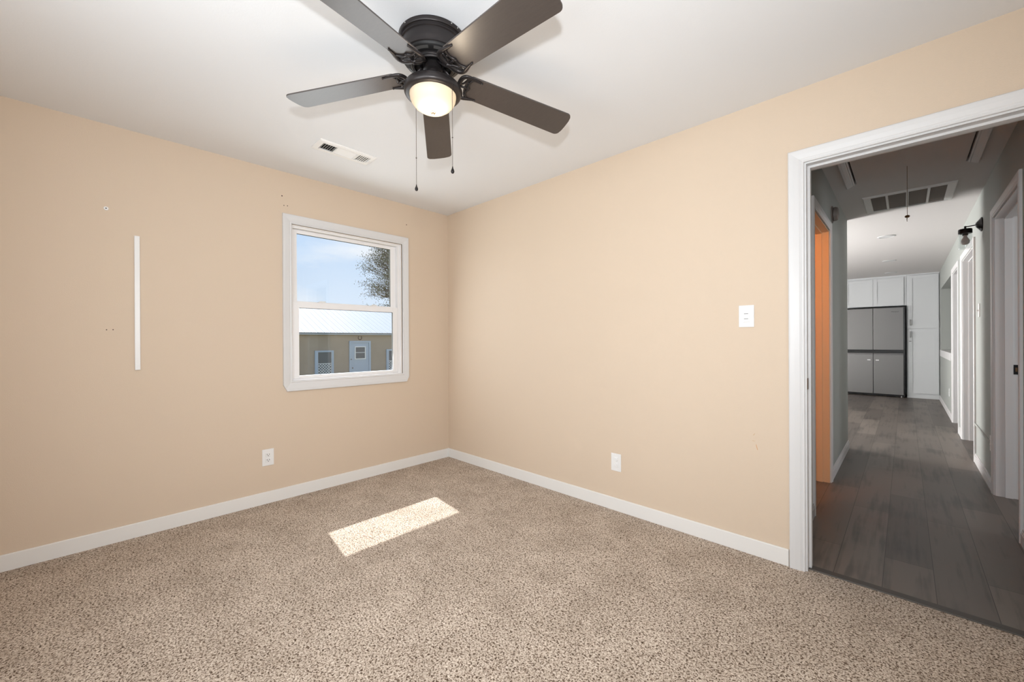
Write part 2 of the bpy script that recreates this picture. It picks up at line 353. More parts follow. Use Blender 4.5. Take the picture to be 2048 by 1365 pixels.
def outlet_x(name, cy, cz, x, s, label, group=None, m=m_white):
    """duplex outlet on a wall whose face is x; s = +1 when the room is on the +x side"""
    t = empty(name, (x, cy, cz)); tag(t, label, 'outlet', group)
    X = lambda a, b: (min(x + s * a, x + s * b), max(x + s * a, x + s * b))
    box('cover_plate', m, X(.0002, .006) + (cy - .0375, cy + .0375, cz - .060, cz + .060), t, bevel=.0025)
    for k in (1, -1):
        c = cz + k * .0195
        f = box('receptacle', m, X(.005, .009) + (cy - .0165, cy + .0165, c - .0145, c + .0145), t, bevel=.003)
        box('slot', m_dark, [X(.0088, .0094) + (cy - .0085, cy - .006, c - .002, c + .008), X(.0088, .0094) + (cy + .006, cy + .0085, c - .002, c + .007), X(.0088, .0094) + (cy - .0025, cy + .0025, c - .010, c - .005)], f)
    bm = bmesh.new(); lathe_bm(bm, [(0, x + s * .0072), (.003, x + s * .0066)], (0, cy, cz), 12, 'x'); finish(bm, 'screw', m, t)
    return t
outlet_x('wall_outlet', -1.622, .332, 0, 1, 'white duplex wall outlet below the window, near the baseboard')
tag(box('wall_strip', m_white, (0.0002, .012, -2.327, -2.302, 1.005, 1.812), bevel=.002), 'thin white vertical strip fixed to the tan wall left of the window', 'strip')
t = empty('screw_anchor', (0, -2.445, 1.950)); tag(t, 'tiny white screw anchor in the tan wall, upper left', 'wall anchor')
bm = bmesh.new(); lathe_bm(bm, [(.0035, .001), (.0035, .004), (.010, .003), (.011, 0)], (0, -2.445, 1.950), 20, 'x'); finish(bm, 'flange', m_white, t)
bm = bmesh.new(); lathe_bm(bm, [(0, .002), (.0035, .002)], (0, -2.445, 1.950), 20, 'x'); finish(bm, 'hole', m_hole, t)

# ceiling supply register
reg = empty('ceiling_register', (.636, -1.32, H)); tag(reg, 'white rectangular ceiling vent in front of the window wall', 'vent')
rx0, rx1, ry0, ry1 = .566, .706, -1.500, -1.140
bm = bmesh.new()
rp = [(-.022, .004), (-.022, .012), (.0, .012), (.0075, .006), (.0075, .0)]
casing_bm(bm, lambda a, b, h: (a, b, H - h), [(rx0, ry0), (rx0, ry1), (rx1, ry1), (rx1, ry0)], [(-1, -1), (-1, 1), (1, 1), (1, -1)], rp, True)
finish(bm, 'register_frame', m_grille, reg)
box('duct_opening', m_dark, (rx0 + .022, rx1 - .022, ry0 + .022, ry1 - .022, H - .0015, H - .0005), reg)
a0, a1 = rx0 + .022, rx1 - .022
bm = bmesh.new()
def slat(bm, p, q, hw, tilt):
    p, q = Vector(p), Vector(q); d = (q - p).normalized(); s = d.cross(Vector((0, 0, 1))); w = s * math.cos(tilt) * hw + Vector((0, 0, 1)) * math.sin(tilt) * hw; n = w.cross(d).normalized() * .0006
    v = [bm.verts.new(x + y + z) for x in (p, q) for y in (-w, w) for z in (-n, n)]
    for f in ((0, 1, 3, 2), (4, 6, 7, 5), (0, 4, 5, 1), (2, 3, 7, 6), (0, 2, 6, 4), (1, 5, 7, 3)): bm.faces.new([v[i] for i in f])
for k in range(6): slat(bm, (a0, ry0 + .030 + k * .0145, H - .007), (a1, ry0 + .030 + k * .0145, H - .007), .005, R(-50))
finish(bm, 'louver_bank', m_grille, reg)
bm = bmesh.new()
for k in range(9): slat(bm, (a0 + .003 + k * .0112, ry0 + .118, H - .007), (a0 + .003 + k * .0112, ry1 - .112, H - .007), .0046, R(20))
finish(bm, 'louver_bank', m_grille, reg)
bm = bmesh.new()
for k in range(7): slat(bm, (a0, ry1 - .030 - k * .0135, H - .007), (a1, ry1 - .030 - k * .0135, H - .007), .0052, R(-18))
finish(bm, 'louver_bank', m_grille, reg)
for yy in (ry0 + .112, ry1 - .112): box('divider', m_grille, (a0, a1, yy, yy + .006, H - .012, H - .003), reg)
box('damper_lever', m_white, (a0 + .045, a0 + .060, ry1 - .026, ry1 - .020, H - .022, H - .010), reg, bevel=.001)

# ------------------------------------------------------------------ ceiling fan
HX, HY = 1.8939, -1.4920
fan = empty('ceiling_fan', (HX, HY, H)); tag(fan, 'black five-blade ceiling fan with a lit frosted glass bowl', 'ceiling fan')
lathe('housing', m_fan, [(0, H - .002), (.140, H - .002), (.140, H - .014), (.1375, H - .018), (.1325, H - .019), (.1315, H - .024), (.133, H - .027), (.133, H - .031), (.1285, H - .034),
                         (.1285, H - .040), (.130, H - .060), (.1285, H - .072), (.1265, H - .080), (.1265, H - .086), (.1235, H - .088), (.122, H - .086)], (HX, HY, 0), fan)
for a_ in (-3, 10, 130, 215, 275):
    bm = bmesh.new(); sphere_bm(bm, (HX + .1400 * math.cos(R(a_)), HY + .1400 * math.sin(R(a_)), H - .008), .0028); finish(bm, 'canopy_screw', m_nickel, fan, smooth=True)
mot = lathe('motor', m_cavity, [(.122, H - .080), (.122, H - .092), (.117, H - .098), (.092, H - .106), (.089, H - .106)], (HX, HY, 0), fan)
bm = bmesh.new()
for k in range(7):                                  # vent slots in the sloping band of the motor
    a0_ = k * 2 * math.pi / 7 + .32; vv = []
    for j in range(9):
        a_ = a0_ + j * .70 / 8
        vv.append([bm.verts.new((HX + r * math.cos(a_), HY + r * math.sin(a_), z - .0006)) for r, z in ((.1135, H - .0995), (.1015, H - .1035))])
    for A, B in zip(vv, vv[1:]): bm.faces.new((A[0], A[1], B[1], B[0]))
finish(bm, 'vent_slot', mat('slot_inner_metal', (96, 94, 92), 0.5, 0.5), mot)
lathe('motor_ring', m_fan, [(.090, H - .104), (.0905, H - .112), (.087, H - .116), (.083, H - .116), (.081, H - .121), (.076, H - .122), (.074, H - .118)], (HX, HY, 0), fan)
lathe('rotor_plate', m_cavity, [(.074, H - .112), (.070, H - .108), (0, H - .108)], (HX, HY, 0), fan)
lathe('stem', m_fan, [(0, H - .108), (.040, H - .108), (.040, H - .130), (.026, H - .134), (.026, H - .170), (.040, H - .175), (.040, H - .198)], (HX, HY, 0), fan, n=32)
lathe('light_kit', m_fan, [(0, H - .186), (.060, H - .188), (.098, H - .194), (.114, H - .199), (.1185, H - .205), (.119, H - .224), (.1165, H - .230), (.110, H - .234), (.098, H - .2355), (.0965, H - .232), (.0965, H - .228), (0, H - .226)], (HX, HY, 0), fan)
bowl_p = [(.0955, H - .226), (.0965, H - .236), (.0945, H - .250), (.088, H - .264), (.077, H - .277), (.062, H - .288), (.044, H - .296), (.022, H - .3005), (.004, H - .302)]
lathe('glass_bowl', m_bowl, bowl_p, (HX, HY, 0), fan)
lathe('finial', mat('pewter_finial', (120, 108, 92), .35, .8), [(0, H - .300), (.011, H - .301), (.012, H - .304), (.006, H - .307), (.007, H - .311), (.004, H - .316), (0, H - .318)], (HX, HY, 0), fan, n=20)
bulb = lathe('bulb', mat('frosted_bulb', (255, 240, 210), .4), [(0, H - .2705), (.010, H - .268), (.0155, H - .260), (.0145, H - .250), (.008, H - .240), (.007, H - .228)], (HX, HY - .02, 0), fan, n=20)
bn = bulb.data.materials[0].node_tree.nodes['Principled BSDF']; bn.inputs['Emission Color'].default_value = (1, .80, .52, 1); bn.inputs['Emission Strength'].default_value = 5
light('fan_bulb_glow', 'POINT', (HX + .012, HY + .004, H - .262), 0.16, (1.0, .80, .55), shadow_soft_size=.012)
light('fan_bulb_light', 'POINT', (HX, HY, H - .345), 3.0, (1.0, .84, .64), shadow_soft_size=.06)

ZB = 2.2986; TX, TY = -.0073, -.0185; DROOP = .0874   # the blades sag a little towards their tips
def blade_pt(a, u, v, w):
    """u along the blade, v across it, w above its underside"""
    pi_ = .1922; e_ = Vector((math.cos(a), math.sin(a), 0)); n_ = Vector((-math.sin(a), math.cos(a), 0))
    p_ = e_ * u + n_ * (v * math.cos(pi_)) ; z_ = -v * math.sin(pi_) + w + TX * p_.x + TY * p_.y - DROOP * u
    return Vector((HX + p_.x, HY + p_.y, ZB + z_))
def blade_outline():
    pts = []
    u0, u1, w0, w1 = .140, .657, .0605, .0706
    for k in range(9):                               # rounded root
        t_ = math.pi / 2 + math.pi * k / 8; pts.append((u0 + .022 + .022 * math.cos(t_), w0 * math.sin(t_)))
    n1 = len(pts)
    pts += [(u1 - .024, -w1)]
    for k in range(1, 6): t_ = -math.pi / 2 + (math.pi / 2 - .28) * k / 5; pts.append((u1 - .024 + .024 * math.cos(t_) * 1.0, -w1 + .024 + .024 * math.sin(t_)))
    for k in range(1, 8): s_ = -w1 + .026 + (2 * w1 - .052) * k / 8; pts.append((u1 + .004 * (1 - (s_ / w1) ** 2), s_))
    for k in range(5, -1, -1): t_ = math.pi / 2 - (math.pi / 2 - .28) * k / 5; pts.append((u1 - .024 + .024 * math.cos(-t_), w1 - .024 + .024 * math.sin(t_))) if False else None
    for k in range(0, 6): t_ = .28 + (math.pi / 2 - .28) * k / 5; pts.append((u1 - .024 + .024 * math.cos(t_), w1 - .024 + .024 * math.sin(t_)))
    return pts
OUT = blade_outline()
A0 = 3.7337
for k in range(5):
    a = A0 - k * 2 * math.pi / 5
    bm = bmesh.new(); lo_ = [bm.verts.new(blade_pt(a, u, v, 0)) for u, v in OUT]; hi_ = [bm.verts.new(blade_pt(a, u, v, .006)) for u, v in OUT]
    bm.faces.new(lo_); bm.faces.new(hi_[::-1])
    for i in range(len(OUT)): j = (i + 1) % len(OUT); bm.faces.new((lo_[i], lo_[j], hi_[j], hi_[i]))
    finish(bm, 'blade', m_blade, fan, bevel=.001)
    # cast scroll bracket below the blade root
    bm = bmesh.new(); P = lambda u, v, w: blade_pt(a, u, v, w)
    hub = lambda r, z, s=0: Vector((HX + math.cos(a) * r - math.sin(a) * s, HY + math.sin(a) * r + math.cos(a) * s, z))
    tube_bm(bm, [hub(.048, H - .112), hub(.060, H - .122), hub(.078, H - .140), hub(.094, H - .152), P(.108, 0, -.010), P(.122, 0, -.008)], [.012, .011, .009, .008, .010, .012], 12, .6)
    for s in (1, -1):
        tube_bm(bm, arc(P(.114, 0, -.006), P(.106, s * .066, -.006), P(.152, s * .058, -.005), 12) + arc(P(.152, s * .058, -.005), P(.176, s * .054, -.004), P(.203, s * .050, -.003), 8)[1:],
                [.0105 - .0001 * i for i in range(13)] + [.0090, .0082, .0074, .0066, .0058, .0050, .0042, .0030], 10, .7)
        tube_bm(bm, arc(P(.116, s * .008, -.005), P(.134, s * .014, -.005), P(.142, s * .050, -.004), 8), .0045, 8, .8)
        tube_bm(bm, arc(P(.160, 0, -.004), P(.140, s * .024, -.004), P(.168, s * .054, -.004), 8), [.006, .006, .0055, .0055, .005, .005, .0045, .004, .003], 8, .8)
        sphere_bm(bm, P(.203, s * .050, -.003), .0044)
    tube_bm(bm, [P(.118, 0, -.005), P(.162, 0, -.004)], .006, 8, .7)
    br_ = finish(bm, 'blade_bracket', m_fan, fan, smooth=True)
    for s in ((.158, 0), (.148, .032), (.148, -.032)):
        bm = bmesh.new(); sphere_bm(bm, P(s[0], s[1], -.006), .0045); finish(bm, 'screw', m_fan, br_, smooth=True)
for (x, y, ztop, zbot, note) in ((1.775, -1.499, 2.222, 1.860, 'longer chain'), (2.010, -1.480, 2.222, 1.874, 'shorter chain')):
    bm = bmesh.new(); z = ztop
    s = Vector((x - HX, y - HY, 0)).normalized()
    tube_bm(bm, [Vector((x, y, ztop + .002)) - s * .012, Vector((x, y, ztop + .001)) - s * .004, (x, y, ztop - .006)], .0022, 8)
    while z > zbot: sphere_bm(bm, (x, y, z), .0016, 6, 4); z -= .0042
    tube_bm(bm, [(x, y, ztop), (x, y, zbot)], .0005, 4)
    sphere_bm(bm, (x, y, zbot + .12), .0032)
    ch = finish(bm, 'pull_chain', m_chain, fan, smooth=True)
    lathe('pull_fob', m_black, [(0, zbot + .004), (.0022, zbot + .001), (.0026, zbot - .004), (.0062, zbot - .013), (.0072, zbot - .018), (.0055, zbot - .024), (0, zbot - .027)], (x, y, 0), ch, n=16)

# ------------------------------------------------------------------ bedroom doorway
d1 = struct(empty('door_1', (3.35, 0, 0)), 'white cased doorway from the bedroom to the hall', 'doorway')
bm = bmesh.new(); J0, J1, JZ = DX0 + .012, DX1 - .012, DZ - .008
DC = [(0, 0), (0, .011), (.003, .013), (.009, .013), (.011, .010), (.014, .011), (.020, .014), (.040, .018), (.056, .020), (.062, .020), (.066, .016), (.066, 0)]
casing_bm(bm, lambda a, z, h: (a, -h, z), [(J0 - .008, 0), (J0 - .008, JZ + .008), (J1 + .008, JZ + .008), (J1 + .008, 0)], [(-1, 0), (-1, 1), (1, 1), (1, 0)], DC, False)
finish(bm, 'casing', m_trim, d1)
box('jamb', m_trim, [(DX0, J0, -.0005, T + .002, 0, DZ), (J1, DX1, -.0005, T + .002, 0, DZ), (J0, J1, -.0005, T + .002, JZ, DZ)], d1)
box('door_stop', m_trim, [(J0, J0 + .011, .040, .075, 0, JZ), (J1 - .011, J1, .040, .075, 0, JZ), (J0 + .011, J1 - .011, .040, .075, JZ - .011, JZ)], d1)
st = box('strike_plate', m_brass, (J0 - .0005, J0 + .002, .006, .036, .915, .972), d1, bevel=.001); st['label'] = 'brown metal latch plate'
struct(box('trim_1', mat('dark_transition_strip', (74, 70, 66), .5), (DX0, DX1, .028, .075, -.01, .006), bevel=.003), 'dark threshold strip between carpet and planks', 'threshold')

# ------------------------------------------------------------------ hallway, kitchen and side rooms
YK0, YK1 = 3.12, 9.30
struct(box('floor', m_plank, (0, 6.2, .0455, YK1, -.08, 0.0)), 'dark grey plank floor of the hall and kitchen', 'floor')
# hall ceiling around the attic hatch opening
HA = (3.030, 3.648, .42, 1.868)
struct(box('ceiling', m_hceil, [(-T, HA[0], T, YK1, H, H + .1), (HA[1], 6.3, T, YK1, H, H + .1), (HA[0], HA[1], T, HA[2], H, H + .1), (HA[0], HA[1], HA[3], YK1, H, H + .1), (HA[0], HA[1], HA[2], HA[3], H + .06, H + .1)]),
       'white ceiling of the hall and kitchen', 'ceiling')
# left wall of the hall (bathroom doorway), cross wall to the kitchen
B0, B1, BZ = .880, 1.665, 2.050
wl = WX0 - T
w_hl = struct(box('wall_hall_left', m_sage, [(wl, WX0, T, B0 - .01, 0, H), (wl, WX0, B1 + .01, YK0, 0, H), (wl, WX0, B0 - .01, B1 + .01, BZ + .01, H), (-T, wl, YK0 - T, YK0, 0, H)]), 'grey-green wall on the left of the hall')
# right wall of the hall: doorways A, B, C, then the pass-through
A_, B_, C_ = (1.235, 2.165), (3.365, 4.480), (4.950, 5.780)
PT = (6.05, 8.42, .960, 2.085)
segs = [(T, A_[0]), (A_[1], B_[0]), (B_[1], C_[0]), (C_[1], PT[0]), (PT[1], YK1)]
dims = [(WX1, WX1 + T, a, b, 0, H) for a, b in segs]
dims += [(WX1, WX1 + T, a, b, 2.060, H) for a, b in (A_, B_, C_)]
dims += [(WX1, WX1 + T, PT[0], PT[1], 0, .845), (WX1, WX1 + T, PT[0], PT[1], PT[3], H)]
struct(box('wall_hall_right', m_sage, dims), 'grey-green wall on the right of the hall')
struct(box('wall_kitchen_back', m_sage, (-T, 6.3, YK1, YK1 + T, 0, H)), 'wall behind the fridge and cabinets')
struct(box('wall_kitchen_left', m_sage, (-T, 0, T, YK1, 0, H)), 'outer wall on the left of the kitchen')
struct(box('wall_side_rooms', m_sage, [(6.2, 6.3, T, YK1, 0, H), (WX1 + T, 6.2, 2.6, 2.7, 0, H), (WX1 + T, 6.2, 4.66, 4.76, 0, H), (WX1 + T, 6.2, 5.88, 5.98, 0, H), (XE + T, 6.3, 0.0, T, 0, H)]), 'walls of the rooms to the right of the hall')
# deep reveal and back of the pass-through
struct(box('trim_2', m_sage, [(WX1 + T, 4.60, PT[0], PT[1], PT[3], PT[3] + .05), (WX1 + T, 4.60, PT[1], PT[1] + .06, .80, PT[3] + .05), (4.60, 4.66, PT[0], PT[1], .80, PT[3])]), 'grey-green lining of the pass-through opening', 'trim')
struct(box('trim_3', m_htrim, (WX1 - .015, 4.60, PT[0] - .01, PT[1], .845, .960), bevel=.003), 'white ledge of the pass-through opening', 'ledge')
def hall_door(name, y0, y1, m, label, x, s, jamb_m=None, top=2.060):
    """cased opening in a wall whose hall face is x; s = +1 when the hall is on the +x side"""
    d = struct(empty(name, (x, (y0 + y1) / 2, 0)), label, 'doorway')
    bm = bmesh.new()
    casing_bm(bm, lambda a, z, h: (x + s * h, a, z), [(y0 - .006, 0), (y0 - .006, top + .006), (y1 + .006, top + .006), (y1 + .006, 0)], [(-1, 0), (-1, 1), (1, 1), (1, 0)], [(u * .95, h * .9) for u, h in CAS], False)
    finish(bm, 'casing', m, d)
    xa, xb = sorted((x + s * .0005, x - s * (T + .003)))
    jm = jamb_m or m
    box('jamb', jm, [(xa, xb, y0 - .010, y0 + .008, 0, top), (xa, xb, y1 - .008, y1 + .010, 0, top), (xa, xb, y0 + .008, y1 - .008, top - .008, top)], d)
    sa, sb = sorted((x - s * .045, x - s * .082))
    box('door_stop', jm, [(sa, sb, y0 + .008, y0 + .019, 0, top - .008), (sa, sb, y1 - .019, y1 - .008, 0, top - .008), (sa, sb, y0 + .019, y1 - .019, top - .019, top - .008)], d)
    return d
d2 = hall_door('door_2', B0, B1, m_htrim, 'cased bathroom doorway glowing orange on the left of the hall', WX0, 1, jamb_m=mat('lamp_tinted_trim', (212, 186, 150), .5), top=BZ)  # jamb colour is tinted warm to carry the orange lamp light
d3 = hall_door('door_3', *A_, m_htrim, 'nearest white cased doorway on the right of the hall', WX1, -1)
# bedroom-side jamb strike of the near right doorway
sp = box('strike_plate', m_black, (WX1 + .086, WX1 + .112, A_[1] - .0095, A_[1] - .0075, .905, .975), d3); box('latch_hole', m_brass, (WX1 + .094, WX1 + .104, A_[1] - .0100, A_[1] - .0093, .925, .955), sp)
d4 = hall_door('door_4', *B_, m_htrim, 'second white cased doorway on the right, past the wall sconce', WX1, -1)
d5 = hall_door('door_5', *C_, m_htrim, 'far white cased doorway on the right, next to the pass-through', WX1, -1)
# hall baseboards with a moulded top
def hall_base(name, runs, label):
    bm = bmesh.new()
    for (x, s, y0, y1) in runs:
        for t_, z0_, z1_ in ((.012, -.002, .062), (.009, .062, .074), (.006, .074, .085)):
            xa, xb = sorted((x, x + s * t_)); bx(bm, xa, xb, y0, y1, z0_, z1_)
    return struct(finish(bm, name, m_htrim), label, 'baseboard')
hall_base('baseboard_hall_left', [(WX0, 1, T, B0 - .07), (WX0, 1, B1 + .07, YK0)], 'white baseboard on the left of the hall')
hall_base('baseboard_hall_right', [(WX1, -1, T, A_[0] - .07), (WX1, -1, A_[1] + .07, B_[0] - .07), (WX1, -1, B_[1] + .07, C_[0] - .07), (WX1, -1, C_[1] + .07, 8.66)], 'white baseboard on the right of the hall')
bm = bmesh.new(); bx(bm, 0, WX0, YK0, YK0 + .012, 0, .085); struct(finish(bm, 'baseboard_kitchen', m_htrim), 'white baseboard on the kitchen side of the cross wall', 'baseboard')

# bathroom: warm lamp
m_bath = mat('bathroom_wall_paint', (214, 190, 160), .7)
struct(box('wall_bathroom', m_bath, [(1.0, 1.1, T, YK0 - T, 0, H), (1.1, wl, YK0 - T - .02, YK0 - T - .001, 0, H)]), 'bathroom walls beyond the orange-lit doorway')
struct(box('floor', mat('pale_bathroom_tile', (196, 186, 172), .4), (1.1, wl + .03, T, YK0 - T - .02, 0, .004)), 'pale bathroom floor behind the orange-lit doorway', 'floor')
vl = empty('vanity_light', (2.4, .20, 2.02)); tag(vl, 'warm vanity lamp on the bathroom wall beyond the orange-lit doorway', 'lamp')
box('backplate', m_fan, (2.22, 2.58, .121, .140, 1.98, 2.06), vl, bevel=.003)
m_warm = mat('warm_lamp_glass', (255, 190, 120), .4); wn = m_warm.node_tree.nodes['Principled BSDF']; wn.inputs['Emission Color'].default_value = (1, .45, .14, 1); wn.inputs['Emission Strength'].default_value = 6
for dx in (-.11, .11): lathe('glass_shade', m_warm, [(.010, 2.06), (.028, 2.05), (.042, 2.00), (.045, 1.95), (0, 1.945)], (2.40 + dx, .215, 0), vl, n=24); 
for xx in (2.285, 2.505): box('arm', m_fan, (xx, xx + .01, .14, .215, 2.055, 2.065), vl)
light('vanity_lamp_light', 'POINT', (2.45, .34, 1.95), 26, (1.0, .31, .03), shadow_soft_size=.06)

# attic hatch
at = empty('attic_hatch', (3.34, 1.15, H)); tag(at, 'white attic hatch panel with moulded side trim in the hall ceiling', 'hatch')
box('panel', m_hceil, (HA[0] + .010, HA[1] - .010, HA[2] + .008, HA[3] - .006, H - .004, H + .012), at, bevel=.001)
bm = bmesh.new()
tp = [(0, 0), (0, .010), (.008, .013), (.012, .010), (.018, .013), (.036, .018), (.052, .019), (.056, .014), (.056, 0)]
for x0_, s in ((HA[0], -1), (HA[1], 1)):
    L0 = [bm.verts.new((x0_ + s * u, HA[2], H - h)) for u, h in tp]; L1 = [bm.verts.new((x0_ + s * u, HA[3] - .018 + u * 1.0, H - h)) for u, h in tp]
    for i in range(len(tp)): j = (i + 1) % len(tp); bm.faces.new((L0[i], L0[j], L1[j], L1[i]))
    bm.faces.new(L0); bm.faces.new(L1[::-1])
finish(bm, 'side_trim', m_htrim, at)
box('panel_gap', m_dark, (HA[0] + .0005, HA[1] - .0005, HA[2] + .0005, HA[3] - .0005, H + .030, H + .034), at)
bm = bmesh.new(); tube_bm(bm, [(3.336, 1.662, H - .004), (3.336, 1.662, 2.060)], .0016, 6)
tube_bm(bm, [(3.336, 1.662, 2.060), (3.334, 1.662, 2.045), (3.335, 1.662, 2.030)], .0026, 6)
cd = finish(bm, 'pull_cord', mat('tan_cord', (120, 100, 78), .8), at)
lathe('cord_knob', m_brass, [(0, 2.076), (.010, 2.074), (.0155, 2.066), (.010, 2.058), (0, 2.056)], (3.336, 1.662, 0), cd, n=20)
# return-air grille
rg = empty('return_grille', (3.34, 2.62, H)); tag(rg, 'wide return-air grille with four filter panels in the hall ceiling', 'vent')
g0, g1, h0, h1 = 3.047, 3.632, 2.330, 2.925
bm = bmesh.new(); casing_bm(bm, lambda a, b, h: (a, b, H - h), [(g0 + .03, h0 + .03), (g0 + .03, h1 - .03), (g1 - .03, h1 - .03), (g1 - .03, h0 + .03)], [(-1, -1), (-1, 1), (1, 1), (1, -1)], [(0, .002), (0, .014), (.022, .014), (.030, .004), (.030, 0)], True)
finish(bm, 'grille_frame', m_grille, rg)
box('filter', m_screen, (g0 + .03, g1 - .03, h0 + .03, h1 - .03, H - .004, H - .001), rg)
wdt = (g1 - g0 - .06)
for k in range(1, 4): xx = g0 + .03 + wdt * k / 4; box('crossbar', m_grille, (xx - .008, xx + .008, h0 + .03, h1 - .03, H - .013, H - .004), rg)
for xx in (g0 + .03, g1 - .055): box('end_panel', m_grille, (xx, xx + .025, h0 + .03, h1 - .03, H - .013, H - .004), rg)
# recessed lights in the kitchen ceiling
m_lens = mat('recessed_light_lens', (196, 196, 196), .6)
for (x, y, lab) in ((3.160, 4.36, 'nearest flat round recessed light in the kitchen ceiling'), (3.142, 6.53, 'middle flat round recessed light in the kitchen ceiling'), (3.13, 8.15, 'far flat round recessed light just before the cabinets')):
    t = empty('recessed_light', (x, y, H)); tag(t, lab, 'ceiling light', 'recessed lights in the kitchen ceiling')
    lathe('trim_ring', m_lens, [(.068, H - .004), (.070, H - .008), (.080, H - .007), (.086, H - .003), (.087, H)], (x, y, 0), t, n=40)
    lathe('lens', m_lens, [(0, H - .005), (.069, H - .005)], (x, y, 0), t, n=40)
# smoke alarm on the left hall wall
sa_ = empty('smoke_alarm', (WX0, 1.865, 2.225)); tag(sa_, 'round grey-white alarm high on the left hall wall past the orange doorway', 'alarm')
m_alarm = mat('shaded_alarm_plastic', (124, 115, 110), .5)  # plastic colour darkened to hold the shade of the hall
lathe('base', m_alarm, [(0, WX0 + .008), (.070, WX0 + .008), (.070, WX0 + .0003)], (0, 1.865, 2.225), sa_, n=40, axis='x')
lathe('cover', m_alarm, [(0, WX0 + .046), (.040, WX0 + .045), (.052, WX0 + .040), (.058, WX0 + .028), (.058, WX0 + .014), (.050, WX0 + .008)], (0, 1.865, 2.225), sa_, n=40, axis='x')
# sconce on the right hall wall
so = empty('wall_sconce', (WX1, 2.82, 2.150)); tag(so, 'black wall sconce with a clear glass jar shade in the hall', 'sconce')
lathe('backplate', m_black, [(0, WX1 - .040), (.016, WX1 - .038), (.030, WX1 - .028), (.052, WX1 - .012), (.060, WX1 - .008), (.060, WX1 - .0003)], (0, 2.82, 2.150), so, n=40, axis='x')
bm = bmesh.new(); tube_bm(bm, [(WX1 - .035, 2.82, 2.150), (3.702, 2.82, 2.145)], .0045, 10); tube_bm(bm, [(3.702, 2.82, 2.152), (3.702, 2.82, 2.120)], .007, 10); finish(bm, 'arm', m_black, so, smooth=True)
lathe('shade_cap', m_black, [(0, 2.126), (.040, 2.126), (.043, 2.120), (.043, 2.088), (.038, 2.086), (0, 2.090)], (3.702, 2.82, 0), so, n=40)
lathe('socket', m_black, [(0, 2.09), (.018, 2.09), (.018, 2.070), (0, 2.070)], (3.702, 2.82, 0), so, n=24)
lathe('glass_shade', m_jar, [(.041, 2.090), (.042, 1.958), (.0435, 1.954), (.0445, 1.957)], (3.702, 2.82, 0), so, n=40)
lathe('bulb', mat('white_bulb', (200, 196, 196), .3), [(.012, 2.070), (.013, 2.055), (.024, 2.035), (.029, 2.018), (.025, 2.000), (.014, 1.991), (0, 1.989)], (3.702, 2.82, 0), so, n=28)
# switch, outlets and cable raceway on the hall's right wall
sw = empty('hall_light_switch', (WX1, 3.02, 1.42)); tag(sw, 'white toggle switch on the hall wall below and past the sconce', 'switch')
box('cover_plate', m_white, (WX1 - .006, WX1 - .0002, 2.982, 3.058, 1.36, 1.48), sw, bevel=.002)
box('toggle', m_white, (WX1 - .018, WX1 - .005, 3.014, 3.026, 1.410, 1.425), sw, bevel=.001)
outlet_x('wall_outlet', 2.345, .352, WX1, -1, 'white outlet at the end of the surface raceway low on the hall wall')
outlet_x('wall_outlet', 6.45, .355, WX1, -1, 'white outlet low on the wall under the pass-through ledge')
tag(box('cable_raceway', m_sage, (WX1 - .010, WX1 - .0002, 2.384, 3.292, .350, .368), bevel=.002), 'thin painted cable raceway along the hall wall ending at an outlet', 'raceway')

# ------------------------------------------------------------------ kitchen cabinets and fridge
def shaker(name, x0, x1, z0, z1, yf, parent, w=.060):
    """shaker door: stiles and rails around a recessed panel"""
    return box(name, m_cab, [(x0, x0 + w, yf, yf + .019, z0, z1), (x1 - w, x1, yf, yf + .019, z0, z1), (x0 + w, x1 - w, yf, yf + .019, z1 - w, z1), (x0 + w, x1 - w, yf, yf + .019, z0, z0 + w), (x0 + w, x1 - w, yf + .009, yf + .016, z0 + w, z1 - w)], parent)
YC = 8.70
uc = empty('upper_cabinet', (2.85, 9.0, 1.83)); tag(uc, 'white shaker cabinet with two doors above the fridge', 'cabinet')
box('body', m_cab, [(2.375, 3.344, YC + .020, YK1 - .002, 1.830, 2.418)], uc)
shaker('door', 2.395, 2.848, 1.838, 2.392, YC, uc); shaker('door', 2.852, 3.306, 1.838, 2.392, YC, uc)
pc = empty('pantry_cabinet', (3.57, 9.0, 0)); tag(pc, 'tall white pantry cabinet to the right of the fridge', 'cabinet')
box('body', m_cab, [(3.348, 3.795, YC + .020, YK1 - .002, .090, 2.418), (3.348, 3.795, YC + .020, YC + .04, 0.0, .09)], pc)
box('crown', m_cab, (3.3475, 3.795, YC + .004, YC + .03, 2.418, 2.4395), pc)
box('crown', m_cab, (2.375, 3.3465, YC + .004, YC + .03, 2.418, 2.4395), uc)
dt = shaker('door', 3.366, 3.783, 1.368, 2.410, YC, pc); db = shaker('door', 3.366, 3.783, .098, 1.360, YC, pc)
box('rail', m_cab, (3.426, 3.723, YC, YC + .018, .72, .735), db)
m_nick = mat('brushed_nickel', (130, 128, 126), .35, .8)
for dd, za, zb_ in ((dt, 1.425, 1.545), (db, 1.190, 1.312)):
    bm = bmesh.new(); bx(bm, 3.390, 3.402, YC - .034, YC - .026, za, zb_); bx(bm, 3.392, 3.400, YC - .028, YC, za + .008, za + .018); bx(bm, 3.392, 3.400, YC - .028, YC, zb_ - .018, zb_ - .008); finish(bm, 'handle', m_nick, dd)
box('latch', m_nick, (3.380, 3.412, YC - .008, YC, 1.108, 1.124), db)
YF = 8.63
fr = empty('refrigerator', (2.855, 8.95, 0)); tag(fr, 'four-door stainless steel refrigerator at the end of the kitchen', 'refrigerator')
box('body', m_gloss, [(2.398, 3.322, YF + .055, YK1 - .06, .020, 1.806), (2.405, 3.315, YF + .03, YF + .06, .010, .05)], fr)
xs = (2.400, 2.850, 2.860, 3.300)
